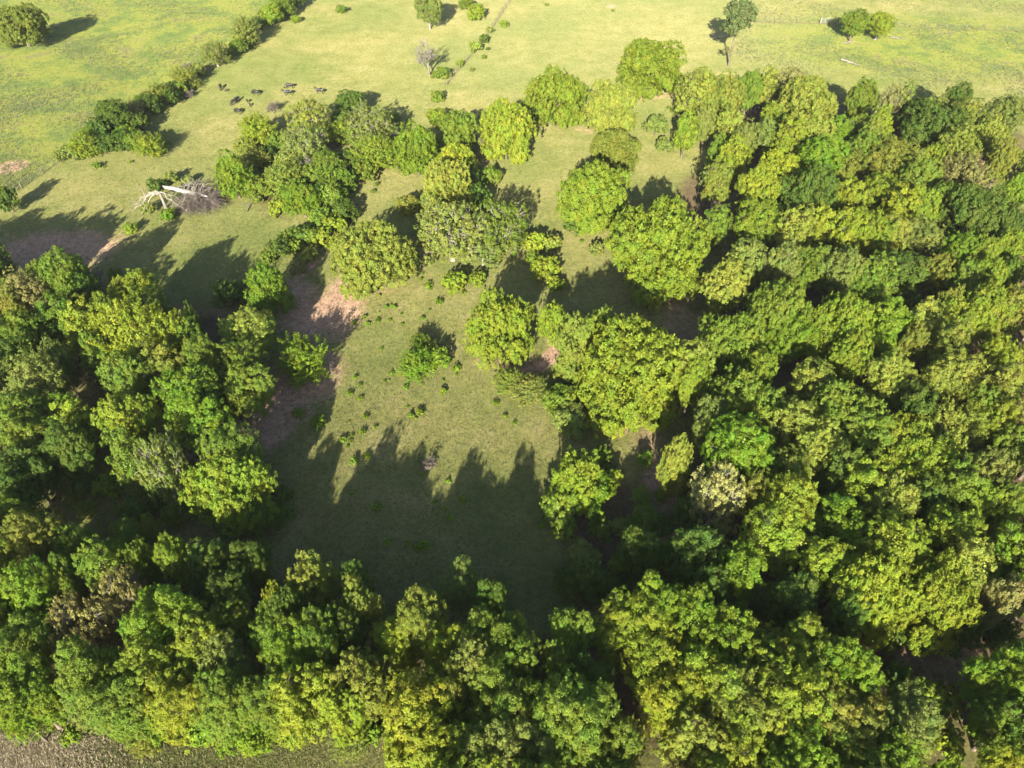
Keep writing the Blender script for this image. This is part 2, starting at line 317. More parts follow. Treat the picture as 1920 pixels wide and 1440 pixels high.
# zone key -> words
ZW = {
 'rw': 'in the right-hand wood', 'bb': 'in the bottom belt of trees', 'lg': 'in the left-hand grove', 'um': 'in the upper-middle thicket',
 'hl': 'in the hedge line at upper left', 'mc': 'in the middle clump', 'fl': 'on the far fence line', 'op': 'in open pasture',
 'gy': 'along the shaded gully', 'gl': 'on the shaded gully floor',
}
WOODY = ('rw', 'bb', 'lg')
SPEC = """
hl 37 45 45 O broad h11 | broad olive tree with a bare trunk in the far top-left meadow | the top-left meadow tree
hl 532 8 22 M
hl 510 26 20 L
hl 495 31 13 O
hl 481 46 14 D
hl 462 58 25 G spray
hl 455 76 14 P
hl 403 100 24 O airy | olive shrub with tan bare stems midway up the hedge line | the hedge's tan-stemmed shrub
hl 345 142 21 O spray
hl 325 160 15 D
hl 297 172 22 O spray
hl 280 192 20 D
hl 247 205 21 T spray
hl 215 216 32 D wood | tallest dark grey-green tree of the upper-left hedge line | the hedge's tallest dark tree
hl 238 251 20 B
hl 278 268 24 L spray | yellow-green feathery shrub at the pasture side end of the hedge line | the hedge's pasture-side shrub
hl 187 245 24 D
hl 155 270 25 L spray
hl 197 268 20 D
hl 112 290 13 G
hl 305 266 10 G
hl 128 283 12 M
op 553 36 10 L - - | small round yellow-green bush alone beside the top of the hedge line
op 640 20 9 M - - | tiny round green bush alone near the top edge of the pasture
op 12 372 20 D - h5 | dark green bush at the left edge above the bare soil
op 290 345 17 D shrub - | dark grey-green brush just above the stump of the fallen white tree
op 320 331 14 G - - | grey-green brush behind the fallen white trunk
op 352 335 13 G - - | thin grey-green weeds behind the fallen tree's dead crown
op 279 391 13 G - - | grey-green brush left of the broken dead snag
op 316 402 15 B - - | bright green bush below the broken dead snag
op 328 368 9 M - - | small green bush between the fallen trunk and the broken snag
op 245 430 13 L - - | yellow-green bush in the pasture below the fallen tree
um 484 243 31 Y spray | golden-yellow feathery tree nearest the grazing cattle | the golden tree by the cattle
um 580 222 40 P airy | large pale tree with tan sprays at the top of the upper-middle thicket | the thicket's large pale tree
um 430 303 32 B tall h7.5 | bright green tree at the thicket's left corner beside the open pasture | the thicket's bright left corner tree
um 480 300 28 O spray
um 522 270 24 M
um 573 272 42 G airy | grey-green tree with pale forked limbs in the middle of the upper thicket | the thicket's pale-limbed tree
um 632 247 22 L
um 612 312 30 M
um 535 332 33 P spray
um 490 352 24 M
um 567 375 34 B
um 618 362 30 M
um 645 392 24 D
um 522 385 18 L
um 598 405 20 M
um 607 443 22 L
um 562 436 21 D
um 520 466 20 D
um 548 460 16 M
um 580 475 16 P
um 657 192 26 D
um 640 222 20 D
um 697 235 42 G airy | grey twiggy half-bare tree right of the upper-middle thicket | the grey twiggy tree
um 703 290 34 L spray
um 737 222 13 M
um 683 320 22 M
um 497 520 40 B tall h7 | bright green leaning tree on the red gully bank left of centre | the bright gully-bank tree
um 425 553 28 D
um 455 548 18 D
um 560 501 14 T
um 462 272 20 O
um 500 290 22 D
um 545 300 26 G
um 590 330 26 M
um 550 355 26 M
um 590 285 24 O
um 640 340 26 M
um 660 300 22 D
um 675 255 24 M
um 470 330 22 M
um 590 440 20 M
um 625 420 22 L
um 537 445 18 M
um 502 480 16 M
hl 548 2 18 D
hl 445 88 15 M
hl 425 100 12 O
hl 370 128 15 G
hl 338 160 16 M
hl 312 176 18 D
hl 265 190 18 M
hl 232 225 22 M
hl 262 228 18 D
hl 258 262 22 M
hl 225 262 22 D
hl 170 255 20 M
hl 137 280 18 G
mc 778 255 42 B tall h8.5 | bright green tall tree at the left end of the middle clump | the middle clump's left-end tree
mc 853 220 42 M tall h8.5 | mid-green domed tree at the back of the middle clump | the middle clump's back dome
mc 820 218 20 L
mc 857 280 36 Y tall h7 | vivid yellow-green tree at the front of the middle clump | the vivid yellow tree
mc 950 243 54 L broad h10 | large light-green domed tree at the right end of the middle clump | the middle clump's right dome
mc 820 182 13 M
mc 922 327 19 M
mc 872 328 30 D
mc 836 348 50 P broad h8.5 | pale olive round tree above the big silver-limbed tree | the pale olive round tree
mc 897 370 28 D
mc 765 385 24 O
mc 845 432 72 G airy h9 | big grey-green tree with silver limbs showing, centre of the upper half | the silver-limbed tree
mc 935 425 55 M airy h8.5
mc 905 470 35 G airy
mc 697 478 76 P broad h9.5 | broad pale yellow tree beside the pink bare soil | the broad pale yellow tree
mc 853 527 25 L
mc 897 522 18 L
mc 1003 450 25 L
mc 1032 452 20 P
mc 1022 500 28 L
mc 1042 528 18 L
mc 1000 480 14 M
op 1040 186 60 L broad h10 | round bright yellow-green tree standing in open pasture top centre | the round bright pasture tree
op 1145 203 54 P broad h9.5 | rounded pale olive tree between two bigger pasture trees | the rounded pale pasture tree
op 1220 124 68 L broad h10 | wide yellow-green tree farthest out in the pasture near the wood's corner | the farthest wide pasture tree
op 1155 283 50 O broad h7 | olive flat-topped tree directly behind a lime round tree | the olive flat-topped tree
op 1117 364 75 L broad h11 | round lime tree left of and behind the largest pasture tree | the round lime pasture tree
op 1240 453 104 L broad h12.5 | largest round yellow-green dome tree beside the right-hand wood | the largest dome tree
op 1230 235 23 G - - | larger grey-green bush of the pair beside the wood's left edge
op 1244 268 18 G - - | smaller grey-green bush of the pair beside the wood's left edge
op 830 138 14 M - - | green shrub at the foot of the bare white tree
op 818 142 9 M
op 803 13 28 G stem h9 | grey-green tree with white trunk base at the top edge of the pasture | the white-trunked top tree
op 892 20 18 L - - | round yellow-green tree right of the white-trunked top-edge tree
op 874 3 15 M
fl 918 53 8 G
fl 908 70 10 D
fl 892 84 13 P
fl 907 105 5 M
fl 885 131 5 G
fl 945 43 8 L
fl 863 118 8 L
fl 915 89 4 D
fl 896 30 5 M
op 1080 415 23 D
op 1120 462 15 G
op 1602 46 27 M stem h7 | darker left-hand tree of the pair on the far fence line | the darker fence-line tree
op 1650 47 27 L stem h6.3 | brighter right-hand tree of the pair on the far fence line | the brighter fence-line tree
op 792 640 23 M spray
op 780 675 34 B spray h4.2 | bright green bushy small tree alone in the middle of the clearing | the lone clearing tree
op 818 668 24 B - - | right-hand lower half of the bushy growth alone in the clearing
op 936 612 65 L broad h9.5 | round lime-green tree at the top right of the clearing | the round clearing-edge tree
op 1035 602 28 L - h6
op 955 712 30 P spray
op 990 728 33 G spray
op 1050 748 36 M
op 1070 782 36 G
op 597 790 15 B
op 560 775 12 M
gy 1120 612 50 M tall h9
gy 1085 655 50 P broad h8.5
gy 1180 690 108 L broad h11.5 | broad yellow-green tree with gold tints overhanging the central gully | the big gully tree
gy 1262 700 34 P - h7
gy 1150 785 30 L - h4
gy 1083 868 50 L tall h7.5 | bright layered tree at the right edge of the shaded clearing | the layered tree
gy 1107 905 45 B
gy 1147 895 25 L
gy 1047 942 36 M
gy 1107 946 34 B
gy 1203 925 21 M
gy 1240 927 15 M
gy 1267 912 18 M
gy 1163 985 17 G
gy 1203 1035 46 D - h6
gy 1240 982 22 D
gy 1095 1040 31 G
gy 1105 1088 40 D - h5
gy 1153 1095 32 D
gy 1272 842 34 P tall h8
gy 530 962 26 D
rw 1317 160 46 P | pale tree at the top-left corner of the right-hand wood | the wood's top-left corner tree
rw 1367 167 40 P
rw 1410 146 25 M
rw 1442 142 22 P
rw 1487 140 26 T
rw 1513 175 58 P broad | broad pale tree on the wood's upper edge, third crown along | the wood's broad pale upper tree
rw 1327 217 25 G
rw 1370 220 27 P
rw 1290 222 22 L
rw 1448 205 20 L
rw 1627 162 30 M
rw 1680 170 25 T airy
rw 1703 168 22 G
rw 1800 172 27 D
rw 1760 190 24 G
rw 1817 198 30 O
rw 1890 200 40 G | large grey-green tree at the wood's top-right corner | the wood's top-right corner tree
rw 1733 198 34 D
rw 1657 212 25 L
rw 1615 222 22 M
rw 1520 228 42 P
rw 1480 240 30 L
rw 1440 235 25 G
rw 1397 247 29 G
rw 1577 236 26 B
rw 1547 275 44 B | round bright green crown in the upper wood | the upper wood's bright round crown
rw 1640 234 22 O
rw 1623 268 36 M
rw 1758 228 64 D broad | big dark green crown in the upper right of the wood | the wood's big dark upper crown
rw 1863 236 32 P
rw 1893 272 30 O
rw 1803 262 44 P
rw 1683 286 46 O
rw 1755 280 26 L
rw 1810 318 44 T spray | tan-olive crown in the upper right of the wood | the wood's tan-olive crown
rw 1727 317 39 M
rw 1597 300 33 O
rw 1380 270 30 L
rw 1350 264 20 M
rw 1347 325 29 O
rw 1462 303 42 Y
rw 1425 342 43 L | bright lime crown stretched beside the smooth dark dome | the lime crown by the dark dome
rw 1517 348 57 D broad | smooth round dark green dome in the wood | the smooth dark dome
rw 1593 354 29 L
rw 1655 345 42 L
rw 1692 370 35 Y
rw 1737 374 36 L
rw 1775 355 25 M
rw 1832 384 64 D broad | dark green spreading crown right of centre in the upper wood | the dark spreading crown
rw 1907 350 24 B
rw 1905 400 22 D
rw 1607 412 42 Y | golden-yellow crown below the smooth dark dome | the golden wood crown
rw 1645 420 36 L
rw 1427 402 46 L
rw 1500 417 38 P
rw 1540 408 28 L
rw 1347 402 27 M
rw 1732 432 40 G | small silvery grey-green crown among yellow ones | the silvery crown
rw 1680 418 28 O
rw 1810 452 33 B
rw 1855 458 30 L
rw 1903 447 26 L
rw 1407 468 35 G
rw 1363 513 48 P | very pale layered tree at the wood's left edge | the very pale layered tree
rw 1470 478 38 G
rw 1525 487 44 M
rw 1585 490 46 G
rw 1640 507 46 M
rw 1700 500 42 D
rw 1760 497 36 O
rw 1815 505 28 M
rw 1862 500 28 L
rw 1903 495 25 M
rw 1467 556 64 M broad | wide mid-green crown of the central wood with a brighter skirt | the wide mid-green crown
rw 1487 606 52 B
rw 1593 592 64 L broad | broad lime crown in the centre of the wood | the wood's central lime crown
rw 1602 642 36 L
rw 1673 588 40 B
rw 1655 626 32 B
rw 1743 587 38 P
rw 1817 582 42 L
rw 1787 556 26 O
rw 1863 556 40 L
rw 1903 568 30 O
rw 1793 628 38 O
rw 1723 632 29 O
rw 1365 622 66 M broad | mid-green spreading tree where the wood meets the shaded gully | the wood's gully-side tree
rw 1305 655 38 P
rw 1303 690 32 L
rw 1437 672 30 L
rw 1533 697 42 P
rw 1678 693 48 P | pale crown standing alone between dark gaps in the wood | the gap-ringed pale crown
rw 1790 694 55 P
rw 1880 655 36 L
rw 1893 715 40 P
rw 1393 735 72 M broad | big mid-green tree by a deep dark hollow | the hollow-side tree
rw 1340 760 34 G
rw 1395 820 74 B | long bright green crown above the cream-flecked tree | the long bright crown
rw 1585 762 74 M broad | wide mid-green crown below the wood's central hollow | the crown below the hollow
rw 1497 772 46 P
rw 1547 820 52 P
rw 1628 800 44 M
rw 1687 786 26 Y
rw 1707 818 56 L
rw 1757 846 52 L | lime crown left of a bluish-green one at right | the right side's lime crown
rw 1792 790 58 O spray | olive feathery crown at the wood's right side | the olive feathery crown
rw 1880 775 44 L
rw 1868 860 44 G
rw 1900 815 34 M
rw 1730 745 34 D
rw 1850 745 24 M
rw 1352 898 54 C airy | cream-flecked half-bare tree at the wood's lower left edge | the cream-flecked tree
rw 1427 903 32 O
rw 1487 872 44 O
rw 1493 922 58 L
rw 1583 858 32 D
rw 1630 892 52 L
rw 1678 925 50 P
rw 1740 915 30 D
rw 1805 890 44 M
rw 1850 915 38 L
rw 1900 920 36 M
rw 1467 984 62 L
rw 1580 975 60 B
rw 1555 1035 42 L
rw 1690 1010 75 L | yellow-green crown crowning the large lower-right tree group | the lower right's top crown
rw 1650 1080 80 L broad
rw 1790 985 58 L
rw 1830 1040 52 P
rw 1765 1095 75 L broad | large lime crown overhanging the dark lower-right gap | the gap-overhanging crown
rw 1897 1010 42 B
rw 1905 1100 36 T
rw 1393 1052 46 B | bright-topped tree in shade beside the lower gully | the bright-topped shade tree
rw 1312 1012 48 D
rw 1340 1080 32 D
rw 1500 1105 48 D
rw 1600 1125 40 D
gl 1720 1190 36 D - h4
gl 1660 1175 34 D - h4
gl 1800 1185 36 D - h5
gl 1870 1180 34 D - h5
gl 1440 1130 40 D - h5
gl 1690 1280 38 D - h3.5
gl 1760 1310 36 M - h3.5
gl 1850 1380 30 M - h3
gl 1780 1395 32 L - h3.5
bb 1312 1143 60 B
bb 1375 1192 70 B | bright green crown at the top of the large lower-right belt group | the belt's bright upper crown
bb 1240 1118 52 B
bb 1180 1160 66 L
bb 1232 1212 76 L | lime crown right of the belt's dark gap | the belt's lime crown
bb 1320 1260 74 L
bb 1450 1230 72 L
bb 1530 1215 66 L
bb 1600 1245 54 B
bb 1400 1310 80 P
bb 1490 1310 84 L | biggest lime crown of the belt's lower right | the belt's biggest lime crown
bb 1585 1330 76 O
bb 1260 1305 66 Y
bb 1310 1370 62 P
bb 1400 1395 70 L
bb 1500 1410 70 B
bb 1600 1405 64 M
bb 1700 1345 66 G
bb 1690 1420 58 B
bb 1905 1255 60 B | bright green tree at the lower right edge of the photo | the lower right-edge tree
bb 1905 1335 52 M
bb 1895 1425 36 Y
bb 1790 1440 30 B
bb 1070 1170 46 M
bb 1050 1232 42 M
bb 1108 1262 44 D
bb 925 1190 62 M
bb 965 1235 52 M
bb 885 1240 48 G
bb 940 1315 78 M | mid-green crown in the centre of the bottom belt | the belt's central crown
bb 1080 1325 80 M
bb 1130 1395 70 M
bb 1010 1400 62 G
bb 920 1410 62 G
bb 1180 1375 36 O spray
bb 790 1150 54 O
bb 745 1195 52 Y - h8.5
bb 830 1210 54 Y | golden crown above the belt's shaded gold hollow | the golden upper crown
bb 845 1275 48 O
bb 775 1325 78 Y | golden-yellow crown at bottom centre, upper of two | the upper golden crown
bb 805 1405 80 Y | golden-yellow crown at bottom centre, touching the photo's bottom edge | the lower golden crown
bb 673 1262 62 O
bb 640 1315 42 L
gl 655 1392 34 G spray h3
gl 697 1378 20 B - h2.5
bb 667 1122 42 P
bb 668 1080 34 D
bb 862 1088 46 G - h6.5
bb 925 1108 34 D
bb 577 1072 48 P | pale fluffy crown at the shaded clearing's lower left | the pale fluffy crown
bb 640 1160 44 D
bb 595 1180 50 M
bb 547 1210 60 B
bb 500 1170 44 M
bb 560 1285 74 L | lime crown in the left half of the bottom belt | the belt's left lime crown
bb 490 1290 52 M
bb 510 1110 24 Y
bb 535 1130 34 D
bb 300 1145 74 B | bright green crown beside the tan dying tree | the crown by the dying tree
bb 355 1190 66 L
bb 283 1240 70 L
bb 325 1292 60 Y
bb 420 1228 56 G
bb 405 1300 56 M
bb 433 1158 44 M
bb 150 1245 62 M
bb 215 1300 62 M | mid-green crown below the tan dying tree | the crown below the dying tree
bb 128 1150 58 T airy | tan dying tree crown with grey twigs at lower left | the tan dying tree
bb 213 1095 50 T airy
bb 37 1085 54 B
bb 33 1188 60 M
bb 30 1285 64 B | bright green crown at the photo's lower left edge | the lower-left edge crown
bb 150 1305 40 G
bb 320 1033 32 L tall h9.5 | small vivid yellow-green crown top beside shaded dark trees | the vivid crown top
bb 383 1046 48 D
bb 467 1036 38 D
bb 420 1090 44 D
bb 250 1030 30 M
bb 187 1040 52 M
bb 95 1068 34 M
bb 50 988 50 O | olive-gold crown at the left edge below the shaded hollow | the olive-gold left crown
bb 130 1010 34 M
bb 277 982 21 O - h6
bb 232 998 32 M - h6
bb 5 1315 40 B
bb 467 1362 38 B - h5
bb 357 1355 36 L - h4.5
bb 300 1332 38 B - h5
bb 420 1385 20 B - h3
bb 265 1378 28 O spray h3
bb 225 1342 26 L - h3.5
bb 128 1372 18 B - h2
bb 540 1345 36 L - h5
bb 610 1290 34 M - h5
bb 395 1345 30 M - h4.5
lg 108 498 42 M - h11.5
lg 140 528 36 D - h8
lg 217 517 15 M - h3.5
lg 40 542 46 T - h10.5 | tan-olive tree at the left edge below the bare soil | the tan-olive left tree
lg 97 578 38 M
lg 28 614 50 M
lg 10 560 30 O
lg 247 541 48 L | yellow-green tree at the top of the left-hand grove | the grove's top tree
lg 290 575 34 D
lg 152 590 36 L
lg 190 576 34 L
lg 228 605 58 Y spray | golden-yellow tree in the left-hand grove, left half of a pair | the grove's golden tree
lg 290 620 52 Y spray
lg 228 682 44 M
lg 290 672 38 O
lg 93 648 26 G
lg 347 612 23 M
lg 352 590 18 D
lg 461 607 52 P h8.5 | pale tree nearest the pink soil in the left-hand grove | the grove's pale right tree
lg 445 665 56 M - h8.5
lg 375 655 42 M
lg 455 712 54 M - h8.5
lg 345 730 64 B | large bright green tree in the middle of the left-hand grove | the grove's large bright tree
lg 375 775 44 B
lg 563 655 48 B spray h6 | bright green feathery tree jutting onto the pink soil | the feathery soil-edge tree
lg 225 765 54 L
lg 60 708 58 G
lg 30 760 50 M
lg 125 770 42 L
lg 45 805 52 M
lg 120 822 46 D
lg 40 865 52 D
lg 287 838 48 G airy | silvery half-bare tree in the lower grove | the silvery grove tree
lg 228 828 34 M
lg 425 828 54 M
lg 425 885 82 L broad h10 | large yellow-green tree at the grove's lower right by the shaded clearing | the grove's lower-right tree
lg 430 945 52 D - h6
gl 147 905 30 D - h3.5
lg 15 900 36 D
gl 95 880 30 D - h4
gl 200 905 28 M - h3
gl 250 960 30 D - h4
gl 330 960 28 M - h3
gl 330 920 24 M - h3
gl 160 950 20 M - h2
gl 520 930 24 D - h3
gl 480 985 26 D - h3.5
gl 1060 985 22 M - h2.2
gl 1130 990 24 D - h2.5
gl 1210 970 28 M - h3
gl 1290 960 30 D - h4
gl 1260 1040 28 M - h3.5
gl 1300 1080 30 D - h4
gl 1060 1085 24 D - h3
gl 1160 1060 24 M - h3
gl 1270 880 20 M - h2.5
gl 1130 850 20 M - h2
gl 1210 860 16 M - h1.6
lg 10 660 36 D
lg 170 640 30 M
lg 10 950 34 B
lg 280 925 24 D - h4
lg -60 560 50 M - h8
lg -70 640 60 M
lg -60 480 60 D - h13
lg -25 500 40 M - h11.5
lg 70 512 28 M - h9
lg -130 520 60 M - h11
lg -250 490 60 M - h12.5
lg -180 485 50 D - h12.5
lg -340 500 60 M - h12
lg -120 480 44 M - h12
lg -60 760 60 M
lg -60 880 60 M
lg -60 1000 60 B
bb -60 1130 60 B
bb -50 1240 60 B
bb 860 1480 90 L
bb 1010 1490 80 M
bb 1150 1490 80 M
bb 1350 1490 90 L
bb 1500 1490 90 B
bb 1660 1490 80 M
rw 1975 300 50 M
rw 1975 420 50 L
rw 1980 540 50 M
rw 1985 660 55 P
rw 1985 800 60 M
rw 1985 930 60 L
rw 1985 1070 60 B
bb 1985 1220 60 M
bb 1985 1380 60 M
"""
for line in SPEC.strip().splitlines():
    parts = [p.strip() for p in line.split('|')]
    tk = parts[0].split(); zone, u, v, r, col = tk[0], float(tk[1]), float(tk[2]), float(tk[3]), tk[4]
    form = None; h = None
    for q in tk[5:]:
        if q == '-': continue
        if q[0] == 'h' and q[1:].replace('.', '').isdigit(): h = float(q[1:])
        else: form = q
    tree(u, v, r, col, form, h, zone, parts[1] if len(parts) > 1 else None, parts[2] if len(parts) > 2 else None)

# lone tall tree with a long bare trunk on the wood's top corner
def lone_tall():
    x, y = G(1366, 122); z = float(hgt(x, y)); H = 15.2
    root = link('tree', None, loc=(x, y, z - .1)); rng = np.random.default_rng(91)
    cm, LC, cc = crown('crown_tall', 91, 4.4, H, 7.6, nlobe=9, lobe=.42, nclump=170, per=85, clump=.6, leaf=.16, ragged=1.4)
    LC = LC + np.array([.3, 0, 0]); T = Tubes()
    T.add([(0, 0, -.3), (0, 0, 1), (.12, 0, 4), (.05, .1, 8), (.3, 0, 12)], [.34, .27, .22, .18, .08], 8)
    for c in LC: T.add(limb_path(rng, (.05, .05, 7.2), c, 6), np.linspace(.12, .03, 6), 5)
    for k in range(9):
        a = rng.uniform(0, 6.28); z0 = rng.uniform(2.5, 5); T.add(limb_path(rng, (.08, 0, z0), (math.cos(a) * 1.7, math.sin(a) * 1.7, z0 + rng.uniform(-.5, 1)), 5), np.linspace(.05, .012, 5), 3)
    link('trunk', T.mesh('trunk_tall', M_BARK), root); c = link('crown', cm, root); c.color = (.088, .115, .035, 1)
    sm, _, _ = crown('sprig', 92, 1.1, 5.0, 3.4, nlobe=3, lobe=.6, nclump=18, per=22, clump=.35, leaf=.12); s = link('low_sprig', sm, root); s.location = (-1.3, 0, 0); s.color = (.12, .11, .04, 1)
    TREES.append(dict(o=root, u=1363, v=40, col='G', kw='tree', label='tall slender tree on a long bare trunk above the wood, top right', short='the tall slender tree', zone='rw', group=None, R=4))
lone_tall()

# bare and fallen trees
def bare(key, u, v, H, label, name='dead_tree', rot=(0, 0, 0), H0=8.0, zup=0, cat='tree'):
    x, y = G(u, v); o = link(name, BARE[key], loc=(x, y, float(hgt(x, y)) + zup), rot=rot); s = H / H0; o.scale = (s, s, s)
    return tag(o, label, cat)
bare('bare1', 806, 143, 10.5, 'bare white dead tree standing in pasture beside a green shrub')
bare('bush', 353, 132, 3.6, 'grey leafless bush in the hedge line above the upturned stump', 'dead_bush', H0=2.6, cat='bush')
bare('bush', 357, 180, 3.2, 'grey spread of dead branches with a white stub at the hedge foot', 'dead_bush', H0=2.6, cat='bush')
bare('bush', 515, 208, 4.2, 'grey leafless bush between the cattle and the pale thicket tree', 'dead_bush', H0=2.6, cat='bush')
bare('bare0', 907, 292, 7.6, 'leafless pinkish dead tree leaning on the middle clump\'s right dome')
bare('bare0', 195, 540, 7.0, 'leafless silver tree at the top of the left-hand grove')
bare('bare0', 577, 330, 7.5, 'bare pale-forked dead tree inside the upper-middle thicket')
bare('bare0', 1150, 420, 7.0, 'bare dead limbs inside the round lime pasture tree')
bare('bush', 1440, 208, 7.0, 'pinkish leafless crown on the wood\'s upper left edge', 'dead_bush', H0=2.6, cat='bush')
bare('bush', 1682, 205, 8.0, 'pinkish leafless crown on the wood\'s upper edge right of the gap', 'dead_bush', H0=2.6, cat='bush')
bare('bare0', 320, 880, 9.0, 'leafless grey trunk and limbs beside the silvery grove tree', rot=(.25, .3, 1))
bare('tangle', 400, 1310, 5.0, 'grey dead twig tangle hung in the bottom belt at left', 'dead_branches', rot=(.4, -.5, 0), H0=5.2, zup=5.0, cat='branches')
bare('bare0', 1290, 870, 6.5, 'grey bare branches in the shade left of the long bright crown', rot=(.6, -.8, 0))
bare('bare0', 1800, 1300, 8.0, 'thin bare tree in the dark lower-right gap', rot=(.3, -.25, 0))
bare('bush', 797, 868, 2.8, 'fallen dead branch with twigs at the clearing\'s shadow edge', 'dead_bush', rot=(1.1, 0, 1), H0=2.6, zup=.2, cat='branch')
bare('bush', 283, 1392, 2.0, 'grey brush pile in the dry grass at lower left', 'dead_bush', H0=2.6, cat='bush')
bare('bush', 104, 1340, 2.2, 'small grey dead bush above the dry grass, lower-left corner', 'dead_bush', H0=2.6, cat='bush')
bare('bush', 425, 170, 1.3, 'low grey brush clump next to a black cow', 'dead_bush', H0=2.6, cat='bush')

# fallen tree: white split trunk with its dead crown, and the broken snag beside it
def fallen():
    x, y = G(322, 358); x2, y2 = G(388, 372); z = float(hgt(x, y))
    a = np.array([x, y - 2.5, z + 2.3]); b = np.array([x2, y2 - 2, z + 1.8]); dv = b - a; L = np.linalg.norm(dv); rng = np.random.default_rng(6)
    root = link('fallen_tree', None, loc=(x, y, z)); tag(root, 'fallen white split tree trunk lying with its grey dead crown in the pasture', 'fallen tree')
    o = np.array([x, y, z]); A = a - o; B = b - o; D = dv / L
    T = Tubes(); side = np.array([-D[1], D[0], 0])
    T.add([A, A + D * 2, A + D * 5, B, B + D * 1.5], [.16, .40, .42, .30, .12], 8)
    T.add([A + side * -.5 + D * .6, A + D * 2 - side * .2, A + D * 4], [.10, .26, .2], 6)
    link('trunk', T.mesh('fallen_trunk', M_WHITE), root)
    T = Tubes()
    for k in range(15):
        q = rng.uniform(.35, 1.05); p = A + dv * q; th = rng.uniform(-.1, 1.0) * math.pi
        d = D * .5 + side * math.cos(th) + np.array([0, 0, 1]) * abs(math.sin(th)); e = p + d * rng.uniform(2, 3.2); e[2] = max(e[2], .2)
        T.add(limb_path(rng, p, e, 6, .1), np.linspace(.09, .02, 6), 5)
        for j in range(5):
            m = p + (e - p) * rng.uniform(.4, .9); e2 = m + rng.normal(0, 1, 3); e2[2] = max(e2[2], .1); T.add(limb_path(rng, m, e2, 4), np.linspace(.05, .015, 4), 4)
    link('limb', T.mesh('fallen_limbs', M_DEAD), root)
    T = Tubes(); C0 = B - D * .3 + side * -.6; C0[2] = .9
    for k in range(520):
        d = unit(rng.normal(size=(1, 3)))[0]; d = unit((d + D * .25 - side * .1)[None])[0]
        s = C0 + d * np.array([2.5, 2.5, 1.2]) * rng.uniform(.2, .8); e = C0 + d * np.array([4.8, 4.6, 1.5]) * rng.uniform(.8, 1.1) + rng.normal(0, .3, 3)
        s[2] = max(s[2], .15); e[2] = max(e[2], .12); p = limb_path(rng, s, e, 4, .1); T.add(p, np.linspace(.035, .015, 4), 3)
        for j in range(3):
            m = p[rng.integers(1, 4)]; e2 = m + d * .5 + rng.normal(0, .5, 3); e2[2] = max(e2[2], .08); T.add([m, (m + e2) / 2 + rng.normal(0, .06, 3), e2], [.02, .015, .01], 3)
    link('crown', T.mesh('fallen_crown', M_TWIG), root)
    # snag
    x, y = G(312, 392); z = float(hgt(x, y)); root = link('broken_snag', None, loc=(x, y, z)); tag(root, 'broken grey snag with drooping bare boughs left of the fallen trunk', 'snag')
    T = Tubes(); T.add([(0, 0, -.2), (-.1, .1, 1.6), (-.3, .2, 3.2)], [.32, .26, .2], 8); link('trunk', T.mesh('snag_trunk', M_DEAD), root)
    T = Tubes()
    for e in ((-5.5, -1.2, .2), (-3.5, -2.6, .2), (4.2, -1.4, .3), (3.2, .8, .6), (-4.6, 1.8, .7), (-5.8, .6, .4)):
        e = np.array(e); p = limb_path(rng, (-.3, .2, 3.1), e, 7, .10); T.add(p, np.linspace(.10, .025, 7), 5)
        for j in range(9):
            m = p[rng.integers(3, 7)]; e2 = m + rng.normal(0, .8, 3); e2[2] = max(.1, e2[2]); T.add(limb_path(rng, m, e2, 4), np.linspace(.04, .012, 4), 3)
    link('limb', T.mesh('snag_limbs', M_BARE), root)
fallen()
def log(u1, v1, u2, v2, r, label, mat=M_BARE):
    x1, y1 = G(u1, v1); x2, y2 = G(u2, v2); rng = np.random.default_rng(int(u1)); z = float(hgt(x1, y1)); T = Tubes()
    p = limb_path(rng, (0, 0, r), (x2 - x1, y2 - y1, r), 6, .02); T.add(p, np.linspace(r, r * .5, 6), 7)
    for k in range(5):
        m = p[rng.integers(2, 6)]; e = m + rng.normal(0, 1, 3) * (1, 1, .3); e[2] = abs(e[2]); T.add([m, (m + e) / 2, e], [r * .4, r * .3, r * .1], 4)
    tag(link('log', T.mesh('log', mat), loc=(x1, y1, z)), label, 'log')
log(1577, 112, 1603, 121, .22, 'pale fallen log lying in the far field above the wood')
log(1636, 76, 1660, 70, .18, 'grey log under the brighter tree on the far fence line', M_DEAD)
log(1668, 73, 1686, 75, .2, 'grey log lying right of the two fence-line trees', M_DEAD)
log(463, 396, 477, 372, .10, 'thin tan fallen stick on the pasture near the thicket', M_DEAD)
log(1585, 82, 1594, 77, .12, 'small pale stick left of the darker fence-line tree')
log(1335, 74, 1356, 71, .1, 'thin pale fallen branch left of the tall slender tree')

# ------------------------------------------------------------------ weeds dotted over the clearing
Wz = [(455,100),(447,130),(490,170),(497,185),(510,40),(620,215),(695,205),(570,245),(550,260),(215,220),(280,270),(255,285),(300,288),(210,310),(340,318),(495,300),(455,345),(130,340),(65,370),(145,375),(205,360),(270,355),(340,380),(75,405),(225,515),(285,650),(240,700),(265,690),(570,690),(560,765),(580,755),(105,720),(115,790),(105,800),(75,680),(45,775),(645,660),(655,625),(360,735),(440,880),(870,822),(45,930),(135,905),(190,960),(120,990),(980,930),(55,1040),(30,1075),(390,895),(925,895),(60,1010),(10,1040),(370,840),(420,905),(150,1130),(70,1160)]
Ws = [(990,1195),(600,1265),(520,1380),(575,1420),(680,1365),(690,1375),(455,1220),(200,1420),(600,1475),(615,1470),(375,1620),(475,1625),(480,1635),(435,1655),(262,1622),(1135,1510),(1190,1550),(1330,1590),(60,1335)]
def weed(u, v, r, label, grp, col):
    x, y, t = P(u, v); k = rnd.uniform(.6, 1.7)
    place(pick('M', 'weed'), x, y, r * k, r * 1.3 * k, col, 'weed', 'weed', None, None, '', grp, u, v)
